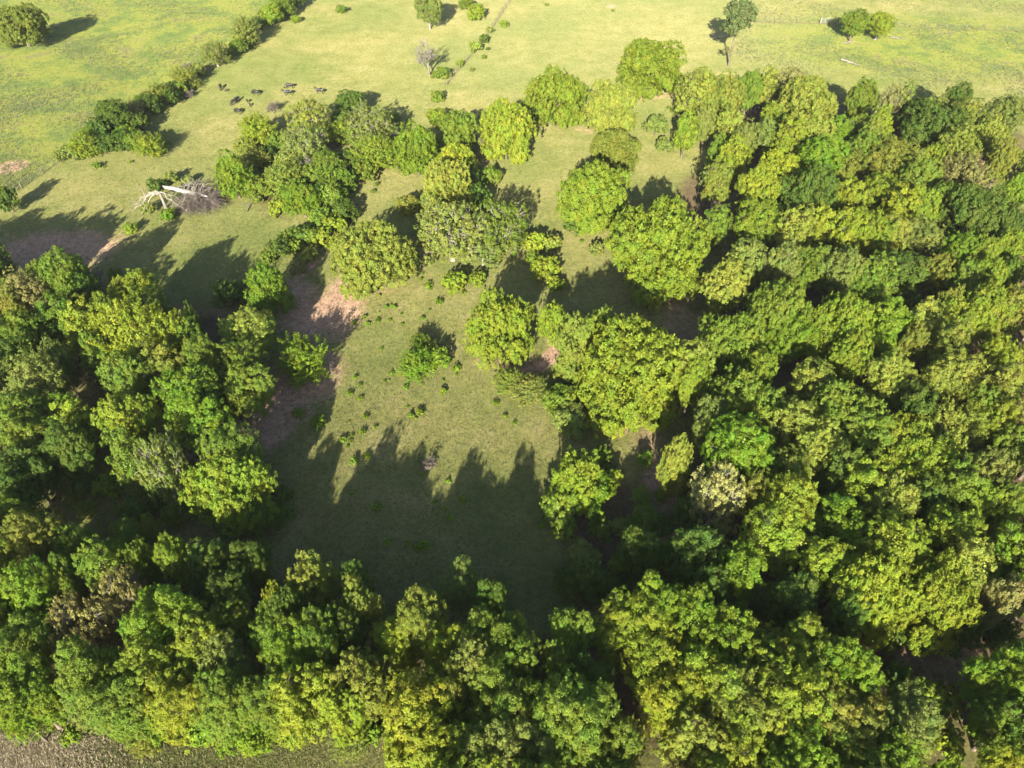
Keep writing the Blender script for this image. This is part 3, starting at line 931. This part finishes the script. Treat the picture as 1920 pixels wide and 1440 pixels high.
for a, b in Wz: weed(640 + a / 3, 480 + b / 3, .40 if (a * b) % 3 else .27, 'small green weed clump dotting the sunlit clearing', 'weeds dotting the sunlit clearing', 'B')
for a, b in Ws: weed(640 + a / 3, 480 + b / 3, .38, 'small green weed clump in the shaded part of the clearing', 'weeds in the shaded part of the clearing', 'B')
for u, v in ((1148, 300), (1195, 215), (1262, 212), (1253, 205), (195, 314), (182, 315), (1090, 452), (1150, 20), (1025, 8), (1275, 215), (245, 305), (706, 350), (700, 362), (1070, 408)):
    weed(u, v, .5, 'low green weed clump in the grass of the open pasture', 'weeds in the open pasture', 'M')

# ------------------------------------------------------------------ cattle
def cow_mat(name, kind, pos=.68):
    m, t, N, L = newmat(name); pr = N['Principled BSDF']; tc = N.new('ShaderNodeTexCoord')
    nz = N.new('ShaderNodeTexNoise'); nz.inputs['Scale'].default_value = 1.6; L.new(tc.outputs['Object'], nz.inputs['Vector'])
    cr = N.new('ShaderNodeValToRGB'); cr.color_ramp.interpolation = 'CONSTANT' if kind else 'LINEAR'
    a, b = (((.012, .011, .010), (.024, .02, .017)), ((.013, .012, .011), (.28, .265, .24)))[kind]
    cr.color_ramp.elements[0].color = (*a, 1); cr.color_ramp.elements[1].color = (*b, 1); cr.color_ramp.elements[1].position = pos if kind else 1
    L.new(nz.outputs[0], cr.inputs[0]); L.new(cr.outputs[0], pr.inputs['Base Color']); pr.inputs['Roughness'].default_value = .6
    return m
M_BLACK = cow_mat('black_hide', 0); M_PIED = cow_mat('black_and_white_hide', 1); M_PIED2 = cow_mat('white_and_black_hide', 1, .61)
def cow_mesh(name, grazing, mat):
    hz = .35 if grazing else 1.45
    nodes = [((0, -.72, 1.08), .27), ((0, -.35, 1.06), .33), ((0, .1, 1.03), .36), ((0, .5, 1.05), .31), ((0, .78, 1.12), .24),     # 0-4 rump..chest
             ((0, 1.05, (1.12 + hz) / 2 + .12), .16), ((0, 1.22, hz + .1), .135), ((0, 1.42, hz - .08), .12), ((0, 1.56, hz - .2), .085),   # neck, poll, face, muzzle
             ((0, -.92, 1.15), .06), ((0, -.98, .8), .03), ((0, -.99, .5), .04)]
    E = [(0, 1), (1, 2), (2, 3), (3, 4), (4, 5), (5, 6), (6, 7), (7, 8), (0, 9), (9, 10), (10, 11)]
    def leg(att, x, y, pts):
        p = att
        for (dx, dy, z, r) in pts:
            nodes.append(((x + dx, y + dy, z), r)); E.append((p, len(nodes) - 1)); p = len(nodes) - 1
    for s in (-1, 1):
        leg(4 if 0 else 3, s * .2, .62, [(0, 0, .75, .14), (0, .02, .48, .075), (0, 0, .22, .05), (0, .03, .02, .06)])
        leg(0, s * .2, -.72, [(0, .06, .78, .16), (0, .0, .60, .09), (0, -.10, .50, .065), (0, -.06, .22, .048), (0, -.02, .02, .06)])
        leg(6, s * .20, 1.14, [(0, 0, hz + .12, .035)])
    me = bpy.data.meshes.new(name + '_cage'); me.from_pydata([n[0] for n in nodes], E, []); o = link('tmp', me)
    md = o.modifiers.new('skin', 'SKIN'); sk = me.skin_vertices[0].data
    for i, n in enumerate(nodes): sk[i].radius = (n[1], n[1]); sk[i].use_root = (i == 2)
    ss = o.modifiers.new('sub', 'SUBSURF'); ss.levels = ss.render_levels = 1
    dg = bpy.context.evaluated_depsgraph_get(); out = bpy.data.meshes.new_from_object(o.evaluated_get(dg)); out.name = name
    bpy.data.objects.remove(o); out.materials.clear(); out.materials.append(mat); out.polygons.foreach_set('use_smooth', [True] * len(out.polygons)); return out
cows = [(cow_mesh('cow_grazing', True, M_BLACK)), (cow_mesh('cow_standing', False, M_BLACK)), (cow_mesh('cow_pied', True, M_PIED)), (cow_mesh('cow_pied2', False, M_PIED2))]
for u, v, k, s, deg, lb in ((414, 166, 0, 1.0, 190, 'black cow standing apart at the left beside low grey brush'),
        (439, 194, 0, 1.0, 150, 'black cow with head down, left one of a close pair'), (446, 189, 1, .95, 170, 'black cow right behind its neighbour, right one of a close pair'),
        (480, 178, 0, 1.05, 60, 'black cow grazing side-on in the middle of the herd'), (464, 191, 1, .62, 205, 'black calf standing just above another calf'),
        (469, 197.5, 0, .58, 200, 'black calf lowest of the two small calves'), (446, 211, 0, 1.0, 55, 'black cow nearest the golden-yellow tree, lowest of the herd'),
        (543, 165, 2, 1.0, 95, 'black cow with white markings farthest right in the open'), (540, 178, 3, 1.0, 100, 'white and black cow half hidden behind the pale thicket tree'),
        (600, 174, 3, 1.0, 80, 'white-backed cow by the shadow right of the thicket')):
    x, y = G(u, v); o = link('cow', cows[k], loc=(x, y, float(hgt(x, y)) + .02), rot=(0, 0, R_(deg))); o.scale = (s * .92,) * 3
    tag(o, lb, 'cow' if s > .8 else 'calf', 'cattle grazing in the pasture')
    if s < .8: o.name = 'calf'

# ------------------------------------------------------------------ fences and gate
M_POST = noise_mat('fence_post', (.10, .08, .06), (.22, .19, .15), 4); M_WIRE = noise_mat('fence_wire', (.12, .11, .10), (.2, .18, .17), 9, bump=0)
M_PAINT = noise_mat('white_pipe', (.22, .22, .21), (.28, .28, .27), 5, bump=0)
def fence(pts, step, label):
    W = [np.array(G(*p)) for p in pts]; root = link('wire_fence', None, loc=(W[0][0], W[0][1], float(hgt(*W[0])))); tag(root, label, 'fence')
    P0 = [];
    for a, b in zip(W[:-1], W[1:]):
        n = max(1, int(np.linalg.norm(b - a) / step)); P0 += [a + (b - a) * i / n for i in range(n)]
    P0.append(W[-1]); T = Tubes(); T.add([(0, 0, -.3), (0, 0, 1.0), (0, 0, 1.32)], [.075, .07, .06], 6); pm = T.mesh('post', M_POST)
    for p in P0[:95]:
        o = link('post', pm, root, (p[0] - W[0][0], p[1] - W[0][1], float(hgt(*p)) - root.location.z), (rnd.uniform(-.06, .06), rnd.uniform(-.06, .06), rnd.uniform(0, 3)))
    for hz in (.35, .65, .95, 1.2):
        T = Tubes(); T.add([(p[0] - W[0][0], p[1] - W[0][1], float(hgt(*p)) - root.location.z + hz) for p in P0], [.012] * len(P0), 3); link('wire', T.mesh('wire', M_WIRE), root)
fence([(-40, 392), (40, 352), (118, 300), (215, 262), (300, 205), (370, 152), (440, 96), (520, 36), (575, -8)], 4.5, 'wire fence with wooden posts running through the upper-left hedge line')
fence([(838, 162), (862, 130), (900, 84), (935, 35), (960, -4)], 5, 'wire fence with posts running up the pasture from the middle clump')
fence([(1372, 40), (1536, 45)], 5, 'far wire fence left of the white gate')
fence([(1555, 46), (1700, 49), (1925, 55)], 5, 'far wire fence right of the white gate')
def gate():
    x, y = G(1537, 47); x2, y2 = G(1553, 45); root = link('gate', None, loc=(x, y, float(hgt(x, y)))); tag(root, 'white pipe gate standing ajar in the far fence line', 'gate')
    d = np.array([x2 - x, y2 - y, 0])
    for q in (0, 1): T = Tubes(); T.add([d * q + (0, 0, -.3), d * q + (0, 0, 1.6)], [.08, .08], 8); link('post', T.mesh('gate_post', M_PAINT), root)
    T = Tubes()
    for hz in (.3, .6, .9, 1.2, 1.45): T.add([d * .06 + (0, -.1, hz), d * .94 + (0, -.1, hz)], [.04, .04], 6)
    for q in (.06, .5, .94): T.add([d * q + (0, -.1, .3), d * q + (0, -.1, 1.45)], [.04, .04], 6)
    link('gate_leaf', T.mesh('gate_leaf', M_PAINT), root)
gate()

# ------------------------------------------------------------------ ground
def blob(X, Y, u, v, ru, rv):
    """soft ellipse on the ground whose outline matches an ellipse ru x rv (px) around (u,v)"""
    x0, y0 = G(u, v); xa, _ = G(u + ru, v); _, ya = G(u, v - rv); _, yb = G(u, v + rv); sx = abs(xa - x0); sy = abs(ya - yb) / 2
    q = np.sqrt(((X - x0) / sx) ** 2 + ((Y - y0) / sy) ** 2); return np.clip(1.5 - q, 0, 1)
def seg(X, Y, pts, wd):
    out = np.zeros_like(X)
    for (a, b) in zip(pts[:-1], pts[1:]):
        ax, ay = G(*a); bx, by = G(*b); L2 = (bx - ax) ** 2 + (by - ay) ** 2; t = np.clip(((X - ax) * (bx - ax) + (Y - ay) * (by - ay)) / L2, 0, 1)
        d = np.hypot(X - ax - t * (bx - ax), Y - ay - t * (by - ay)); out = np.maximum(out, np.clip(1.5 - d / wd, 0, 1))
    return out
def side_of(X, Y, a, b, soft=2.0):
    ax, ay = G(*a); bx, by = G(*b); n = ((bx - ax) * (Y - ay) - (by - ay) * (X - ax)) / math.hypot(bx - ax, by - ay)
    return np.clip(.5 + n / soft, 0, 1)
def axis(lo, hi, step, far):
    c = list(np.arange(lo, hi + step / 2, step)); s = step; p = c[-1]; R = []
    while p < far: s *= 1.35; p += s; R.append(p)
    s = step; p = lo; Lf = []
    while p > -far: s *= 1.35; p -= s; Lf.append(p)
    return np.array(Lf[::-1] + c + R)
gx = axis(-190, 190, .9, 3000); gy = axis(10, 330, .9, 3300)
X, Y = np.meshgrid(gx, gy); Z = hgt(X, Y)
dirt = np.zeros_like(X)
for b in ((640, 570, 45, 70, 1), (590, 590, 70, 45, 1), (545, 560, 50, 40, 1), (570, 700, 75, 65, 1), (520, 765, 65, 50, 1.1), (500, 810, 60, 40, .9), (100, 470, 130, 42, 1), (210, 430, 40, 18, .55), (20, 312, 30, 13, 1.7),
          (60, 450, 90, 30, .7), (1100, 243, 30, 14, .8), (1225, 178, 55, 12, 1), (1200, 185, 20, 12, .7), (1110, 240, 20, 25, .6), (790, 310, 60, 12, .8), (700, 545, 60, 16, .7), (1260, 555, 70, 14, 1), (1150, 545, 60, 30, .45), (1320, 220, 30, 12, .9),
          (1335, 245, 14, 30, .6), (1090, 425, 60, 14, .7), (1040, 640, 16, 40, 1), (1000, 680, 60, 16, 1), (925, 680, 50, 10, .9), (1160, 800, 60, 24, .9), (1215, 830, 45, 30, 1), (1240, 900, 40, 60, .9), (1230, 1000, 50, 60, .8),
          (1280, 600, 50, 60, .6), (735, 765, 14, 8, .6), (1145, 12, 13, 6, 1), (1148, 22, 3, 12, .7), (1100, 1110, 60, 30, .5), (340, 590, 60, 22, .8), (430, 590, 60, 18, .8), (1300, 1400, 40, 40, .7), (600, 1385, 60, 25, .6), (690, 1340, 40, 25, .7),
          (1750, 1220, 160, 50, .6), (1880, 1160, 40, 30, .8), (1780, 1300, 120, 60, .5), (860, 870, 0.1, .1, 0), (320, 800, 40, 30, .9), (900, 300, 40, 20, .8), (950, 310, 50, 10, .6)):
    if b[4]: dirt = np.maximum(dirt, blob(X, Y, *b[:4]) * b[4] * (.62 if b[3] < 31 else 1))
dirt = np.maximum(dirt, seg(X, Y, [(480, 575), (520, 545), (560, 520), (600, 480)], .8) * .9)
dirt = np.maximum(dirt, seg(X, Y, [(905, 668), (960, 692), (1010, 690), (1050, 640)], 1.0) * 1.0)
trail = np.maximum(seg(X, Y, [(30, 1352), (120, 1370), (190, 1405), (260, 1425), (340, 1440)], .35), seg(X, Y, [(1372, 40), (1540, 46), (1925, 56)], .5))
trail = np.maximum(trail, seg(X, Y, [(838, 162), (862, 128), (890, 96), (935, 30), (958, -10)], .35) * .8)
trail = np.maximum(trail, seg(X, Y, [(0, 372), (60, 338), (118, 298)], .4) * .7)
trail = np.maximum(trail, seg(X, Y, [(690, 765), (760, 735), (830, 705)], .2) * .5)
litter = np.zeros_like(X)
wood_poly = [(1330, 380, 60, 60), (1500, 250, 200, 110), (1750, 260, 200, 80), (1650, 450, 330, 200), (1650, 700, 360, 260), (1650, 1000, 360, 260), (1450, 1300, 400, 170), (1050, 1280, 300, 90), (650, 1220, 160, 70), (300, 1150, 420, 80), (120, 650, 140, 110), (330, 680, 150, 120),
             (560, 300, 70, 90), (1160, 690, 120, 90), (1120, 960, 80, 120)]
for b in wood_poly: litter = np.maximum(litter, blob(X, Y, *b))
green = side_of(X, Y, (118, 298), (560, 0), 3)                                       # the meadow beyond the hedge line
green = np.maximum(green, blob(X, Y, 1750, 80, 330, 60) * .75)
pale = np.maximum(blob(X, Y, 1200, 30, 260, 90), blob(X, Y, 1000, 60, 260, 110) * .8)
dry = np.maximum(blob(X, Y, 30, 1420, 110, 36), blob(X, Y, 620, 1400, 110, 40) * .35); dry = np.maximum(dry, blob(X, Y, 200, 1400, 250, 40) * .35)
ny, nx = X.shape; idx = np.arange(ny * nx).reshape(ny, nx)
F = np.stack([idx[:-1, :-1], idx[:-1, 1:], idx[1:, 1:], idx[1:, :-1]], -1).reshape(-1, 4)
def ground_mat():
    m, t, N, L = newmat('ground'); pr = N['Principled BSDF']; geo = N.new('ShaderNodeNewGeometry')
    def noise(sc, det=5, rough=.6, vec=None):
        n = N.new('ShaderNodeTexNoise'); n.inputs['Scale'].default_value = sc; n.inputs['Detail'].default_value = det; n.inputs['Roughness'].default_value = rough
        L.new(vec or geo.outputs['Position'], n.inputs['Vector']); return n.outputs[0]
    def ramp(fac, stops):
        r = N.new('ShaderNodeValToRGB'); e = r.color_ramp.elements
        while len(e) < len(stops): e.new(.5)
        for k, (p, c) in enumerate(stops): e[k].position = p; e[k].color = (*c, 1)
        L.new(fac, r.inputs[0]); return r.outputs[0]
    def mix(fac, a, b, mode='MIX'):
        x = N.new('ShaderNodeMix'); x.data_type = 'RGBA'; x.blend_type = mode
        if isinstance(fac, float): x.inputs[0].default_value = fac
        else: L.new(fac, x.inputs[0])
        L.new(a, x.inputs[6]); L.new(b, x.inputs[7]); return x.outputs[2]
    def attr(n): a = N.new('ShaderNodeAttribute'); a.attribute_name = n; return a.outputs['Fac']
    def math_(op, a, b=None, clamp=False):
        x = N.new('ShaderNodeMath'); x.operation = op; x.use_clamp = clamp
        for i, q in enumerate((a, b)):
            if q is None: continue
            if isinstance(q, (int, float)): x.inputs[i].default_value = q
            else: L.new(q, x.inputs[i])
        return x.outputs[0]
    def edge(a, sc, k=3.5, amp=1.1, thr=.62):     # attribute broken up by noise
        s = math_('ADD', a, math_('MULTIPLY', math_('SUBTRACT', noise(sc, 9, .82), .5), amp)); return math_('MULTIPLY', math_('SUBTRACT', s, thr - .5 / k), k, True)
    big = noise(.035, 4); midn = noise(.22, 6, .65); fine = noise(1.6, 7, .75); vf = noise(5.5, 4, .7)
    past = ramp(midn, [(.30, (.096, .096, .030)), (.5, (.124, .121, .041)), (.70, (.152, .138, .060))])
    past2 = ramp(midn, [(.30, (.068, .084, .022)), (.6, (.094, .108, .031)), (.8, (.120, .118, .044))])
    c = mix(ramp(big, [(.40, (0, 0, 0)), (.60, (1, 1, 1))]), past, past2)
    mead = ramp(noise(.10, 8, .75), [(.30, (.040, .062, .018)), (.44, (.068, .092, .022)), (.56, (.112, .122, .024)), (.68, (.086, .082, .042))])
    c = mix(edge(attr('green'), .12, 2.0, .5, .5), c, mead)
    blot = ramp(noise(.75, 5, .65), [(.56, (0, 0, 0)), (.66, (1, 1, 1))]); wg = N.new('ShaderNodeRGB'); wg.outputs[0].default_value = (.050, .072, .020, 1)
    c = mix(math_('MULTIPLY', blot, math_('MULTIPLY', ramp(noise(.06, 3), [(.42, (0, 0, 0)), (.58, (1, 1, 1))]), .55)), c, wg.outputs[0])
    blot2 = ramp(noise(.45, 6, .7), [(.60, (0, 0, 0)), (.72, (1, 1, 1))]); wb = N.new('ShaderNodeRGB'); wb.outputs[0].default_value = (.15, .115, .065, 1)
    c = mix(math_('MULTIPLY', blot2, .5), c, wb.outputs[0])
    c = mix(edge(attr('green'), .12, 2.0, .5, .5), c, mead)
    palec = ramp(midn, [(.3, (0.1485, 0.1530, 0.0585)), (.7, (0.1800, 0.1710, 0.0810))]); c = mix(math_('MULTIPLY', attr('pale'), .3), c, palec)
    lit = ramp(midn, [(.3, (0.0385, 0.0280, 0.0168)), (.55, (0.0735, 0.0525, 0.0315)), (.75, (0.0560, 0.0630, 0.0210))]); c = mix(edge(attr('litter'), .25, 2.5, .9), c, lit)
    dryc = ramp(fine, [(.3, (.075, .075, .03)), (.6, (.21, .18, .115)), (.75, (.30, .26, .19))]); c = mix(edge(attr('dry'), .5, 2.5), c, dryc)
    dc = ramp(noise(.9, 8, .75), [(.28, (.150, .098, .070)), (.45, (.225, .142, .102)), (.60, (.275, .185, .135)), (.75, (.31, .23, .17))]); c = mix(edge(attr('dirt'), .35, 2.0, 1.5, .62), c, dc)
    tr = ramp(fine, [(.3, (0.0490, 0.0420, 0.0245)), (.7, (0.1120, 0.0910, 0.0560))]); c = mix(math_('MULTIPLY', attr('trail'), .8), c, tr)
    c = mix(1.0, c, ramp(fine, [(.28, (.52, .58, .50)), (.5, (1, 1, 1)), (.75, (1.38, 1.30, 1.3))]), 'MULTIPLY')
    c = mix(1.0, c, ramp(vf, [(.30, (.55, .62, .52)), (.5, (1, 1, 1)), (.70, (1.40, 1.34, 1.3))]), 'MULTIPLY')
    L.new(c, pr.inputs['Base Color']); pr.inputs['Roughness'].default_value = .95; pr.inputs['Specular IOR Level'].default_value = .1
    pr.inputs['Diffuse Roughness'].default_value = 1.0
    bp = N.new('ShaderNodeBump'); bp.inputs['Strength'].default_value = .55; bp.inputs['Distance'].default_value = .25
    hsum = math_('ADD', math_('MULTIPLY', fine, .8), math_('MULTIPLY', vf, .35)); L.new(hsum, bp.inputs['Height']); L.new(bp.outputs[0], pr.inputs['Normal'])
    return m
M_GROUND = ground_mat()
at = {'dirt': dirt, 'trail': trail, 'litter': litter, 'green': green, 'pale': pale, 'dry': dry}
gme = mesh_np('ground', np.stack([X, Y, Z], -1).reshape(-1, 3), F, M_GROUND, {k: a.ravel() for k, a in at.items()}, smooth=True)
tag(link('ground', gme), kind='structure')

# grass and weeds nobody could count
def tufts(name, n, region, hmin, hmax, wd, cols, seed, label):
    rng = np.random.default_rng(seed); pts = region(rng, n); n = len(pts); nb = 4
    p = np.repeat(pts, nb, 0) + rng.normal(0, .09, (n * nb, 2)) * (hmax / .4); hh = np.repeat(rng.uniform(hmin, hmax, n), nb) * rng.uniform(.6, 1.1, n * nb)
    a = rng.uniform(0, math.pi, n * nb); z = hgt(p[:, 0], p[:, 1]) - .02; dx = np.cos(a) * wd; dy = np.sin(a) * wd
    base = np.stack([p[:, 0], p[:, 1], z], 1); lean = rng.normal(0, .45, (n * nb, 2)) * hh[:, None]
    v0 = base + np.stack([dx, dy, 0 * dx], 1); v1 = base - np.stack([dx, dy, 0 * dx], 1); v2 = base + np.concatenate([lean, hh[:, None]], 1)
    V = np.stack([v0, v1, v2], 1).reshape(-1, 3); tone = np.repeat(np.clip(np.repeat(rng.uniform(0, 1, n), nb) + rng.normal(0, .08, n * nb), 0, 1), 3)
    m, t, N, L = newmat(name); pr = N['Principled BSDF']; at = N.new('ShaderNodeAttribute'); at.attribute_name = 'tone'; r = N.new('ShaderNodeValToRGB'); e = r.color_ramp.elements
    while len(e) < len(cols): e.new(.5)
    for k, c in enumerate(cols): e[k].position = k / (len(cols) - 1); e[k].color = (*c, 1)
    L.new(at.outputs['Fac'], r.inputs[0]); L.new(r.outputs[0], pr.inputs['Base Color']); pr.inputs['Roughness'].default_value = .8
    o = link(name, mesh_np(name, V, np.arange(len(V)).reshape(-1, 3), m, {'tone': tone})); tag(o, label, 'grass', kind='stuff')
from_px = lambda rng, n, b: np.array([G(u, v) for u, v in zip(rng.uniform(b[0], b[2], n), rng.uniform(b[1], b[3], n))])
soft_px = lambda rng, n, b: np.array([G(u, v) for u, v in zip(rng.normal(b[0], b[2], n), b[1] + b[3] * (rng.uniform(-1, 1, n) + rng.normal(0, .25, n)))])
def reg_mead(rng, n):
    p = np.concatenate([from_px(rng, n, (-60, -20, 560, 360)), from_px(rng, n // 2, (1380, -20, 1960, 200))])
    cl = np.sin(p[:, 0] * .22 + np.sin(p[:, 1] * .13) * 2) + np.sin(p[:, 1] * .17 + p[:, 0] * .07) + rng.normal(0, .8, len(p)); k = cl > .2
    left = side_of(p[:, 0], p[:, 1], (118, 298), (560, 0), 1) > .5; return p[k & (left | (p[:, 0] > 30))]
tufts('meadow_grass', 42000, reg_mead, .18, .55, .05, [(0.0480, 0.0768, 0.0192), (0.0816, 0.1056, 0.0240), (0.1056, 0.1056, 0.0480), (0.1248, 0.1104, 0.0816)], 1, 'tall uneven meadow grass and weeds in the far upper fields')
tufts('dry_grass', 9000, lambda rng, n: soft_px(rng, n, (40, 1420, 85, 38)), .12, .34, .02, [(0.1267, 0.1267, 0.0528), (0.3590, 0.2957, 0.1901), (0.4752, 0.4013, 0.2851)], 2, 'dry tan tussocks in the bottom-left corner')
tufts('rough_grass', 12000, lambda rng, n: soft_px(rng, n, (420, 1400, 190, 55)), .08, .26, .022, [(0.0739, 0.1056, 0.0264), (0.1478, 0.1584, 0.0422), (0.2323, 0.1901, 0.0950)], 3, 'rough olive grass along the bottom edge left of centre')
tufts('pasture_grass', 90000, lambda rng, n: from_px(rng, n, (-40, 160, 1350, 1150)), .06, .20, .045, [(0.0624, 0.0768, 0.0192), (0.0960, 0.1008, 0.0312), (0.1344, 0.1200, 0.0528)], 4, 'short grazed grass over the open pasture and clearing')

# ------------------------------------------------------------------ thin summer haze
bpy.ops.mesh.primitive_cube_add(size=1); hz = bpy.context.object; hz.name = 'haze'
hz.location = (0, 150, 40); hz.scale = (1400, 1300, 90); hz.location.z = 90 / 2 - 2.5
hm, t, N, L = newmat('haze'); N.remove(N['Principled BSDF']); pv = N.new('ShaderNodeVolumePrincipled')
pv.inputs['Density'].default_value = .00006; pv.inputs['Color'].default_value = (.86, .90, .95, 1); L.new(pv.outputs[0], N['Material Output'].inputs['Volume'])
hz.data.materials.append(hm); tag(hz, 'thin pale haze filling the air', kind='stuff')

# ------------------------------------------------------------------ labels of every tree
LM = [t for t in TREES if t['short']]
used = {t['label'] for t in TREES if t['label']}
def direction(du, dv):
    a = math.degrees(math.atan2(-dv, du)) % 360; k = int((a + 22.5) // 45) % 8
    return ('right of', 'above and right of', 'above', 'above and left of', 'left of', 'below and left of', 'below', 'below and right of')[k]
WP = {'weeds dotting the sunlit clearing': 'in sunlit grass', 'weeds in the shaded part of the clearing': 'in shade', 'weeds in the open pasture': 'in pasture'}
CATS = {'tree': 'tree', 'shrub': 'shrub', 'weed': 'weed'}
ZG = {'rw': 'trees of the right-hand wood', 'bb': 'trees of the bottom belt', 'lg': 'trees of the left-hand grove', 'um': 'trees of the upper-middle thicket', 'hl': 'shrubs and trees of the hedge line', 'mc': 'trees of the middle clump', 'fl': 'shrubs on the far fence line', 'gy': 'trees along the shaded gully', 'gl': 'bushes on the gully and belt floor'}
for t in TREES:
    if not t['label']:
        if t['kw'] == 'weed':
            q = min(LM, key=lambda q: math.hypot(q['u'] - t['u'], q['v'] - t['v']))
            sib = sorted((math.hypot(q['u'] - w_['u'], q['v'] - w_['v']), id(w_)) for w_ in TREES if w_['kw'] == 'weed' and min(LM, key=lambda z: math.hypot(z['u'] - w_['u'], z['v'] - w_['v'])) is q)
            n = [i for _, i in sib].index(id(t)) + 1
            rank = {1: 'closest', 2: 'second closest', 3: 'third closest'}.get(n, '%d%s closest' % (n, 'th' if 3 < n < 21 or n % 10 not in (1, 2, 3) else ('st', 'nd', 'rd')[n % 10 - 1]))
            t['label'] = 'small green weed clump %s, %s to %s' % (WP[t['group']], rank, q['short']); tag(t['o'], t['label'], 'weed', t['group']); continue
        c = CL[t['col']][1]; best = sorted(LM, key=lambda q: math.hypot(q['u'] - t['u'], q['v'] - t['v']))
        size = 'large ' if t['R'] > 4.3 else ('small ' if t['R'] < 2.2 else '')
        done = False
        for q in best[:7]:
            d = math.hypot(q['u'] - t['u'], q['v'] - t['v']); near = 'just ' if d < 75 else ('well ' if d > 170 else '')
            lb = '%s%s %s %s%s %s' % (size, c, t['kw'], near, direction(t['u'] - q['u'], t['v'] - q['v']), q['short'])
            if lb not in used: used.add(lb); t['label'] = lb; done = True; break
        if not done: t['label'] = lb + ' in photo'
    g = t['group'] or ZG.get(t['zone'])
    tag(t['o'], t['label'], CATS[t['kw']], g)
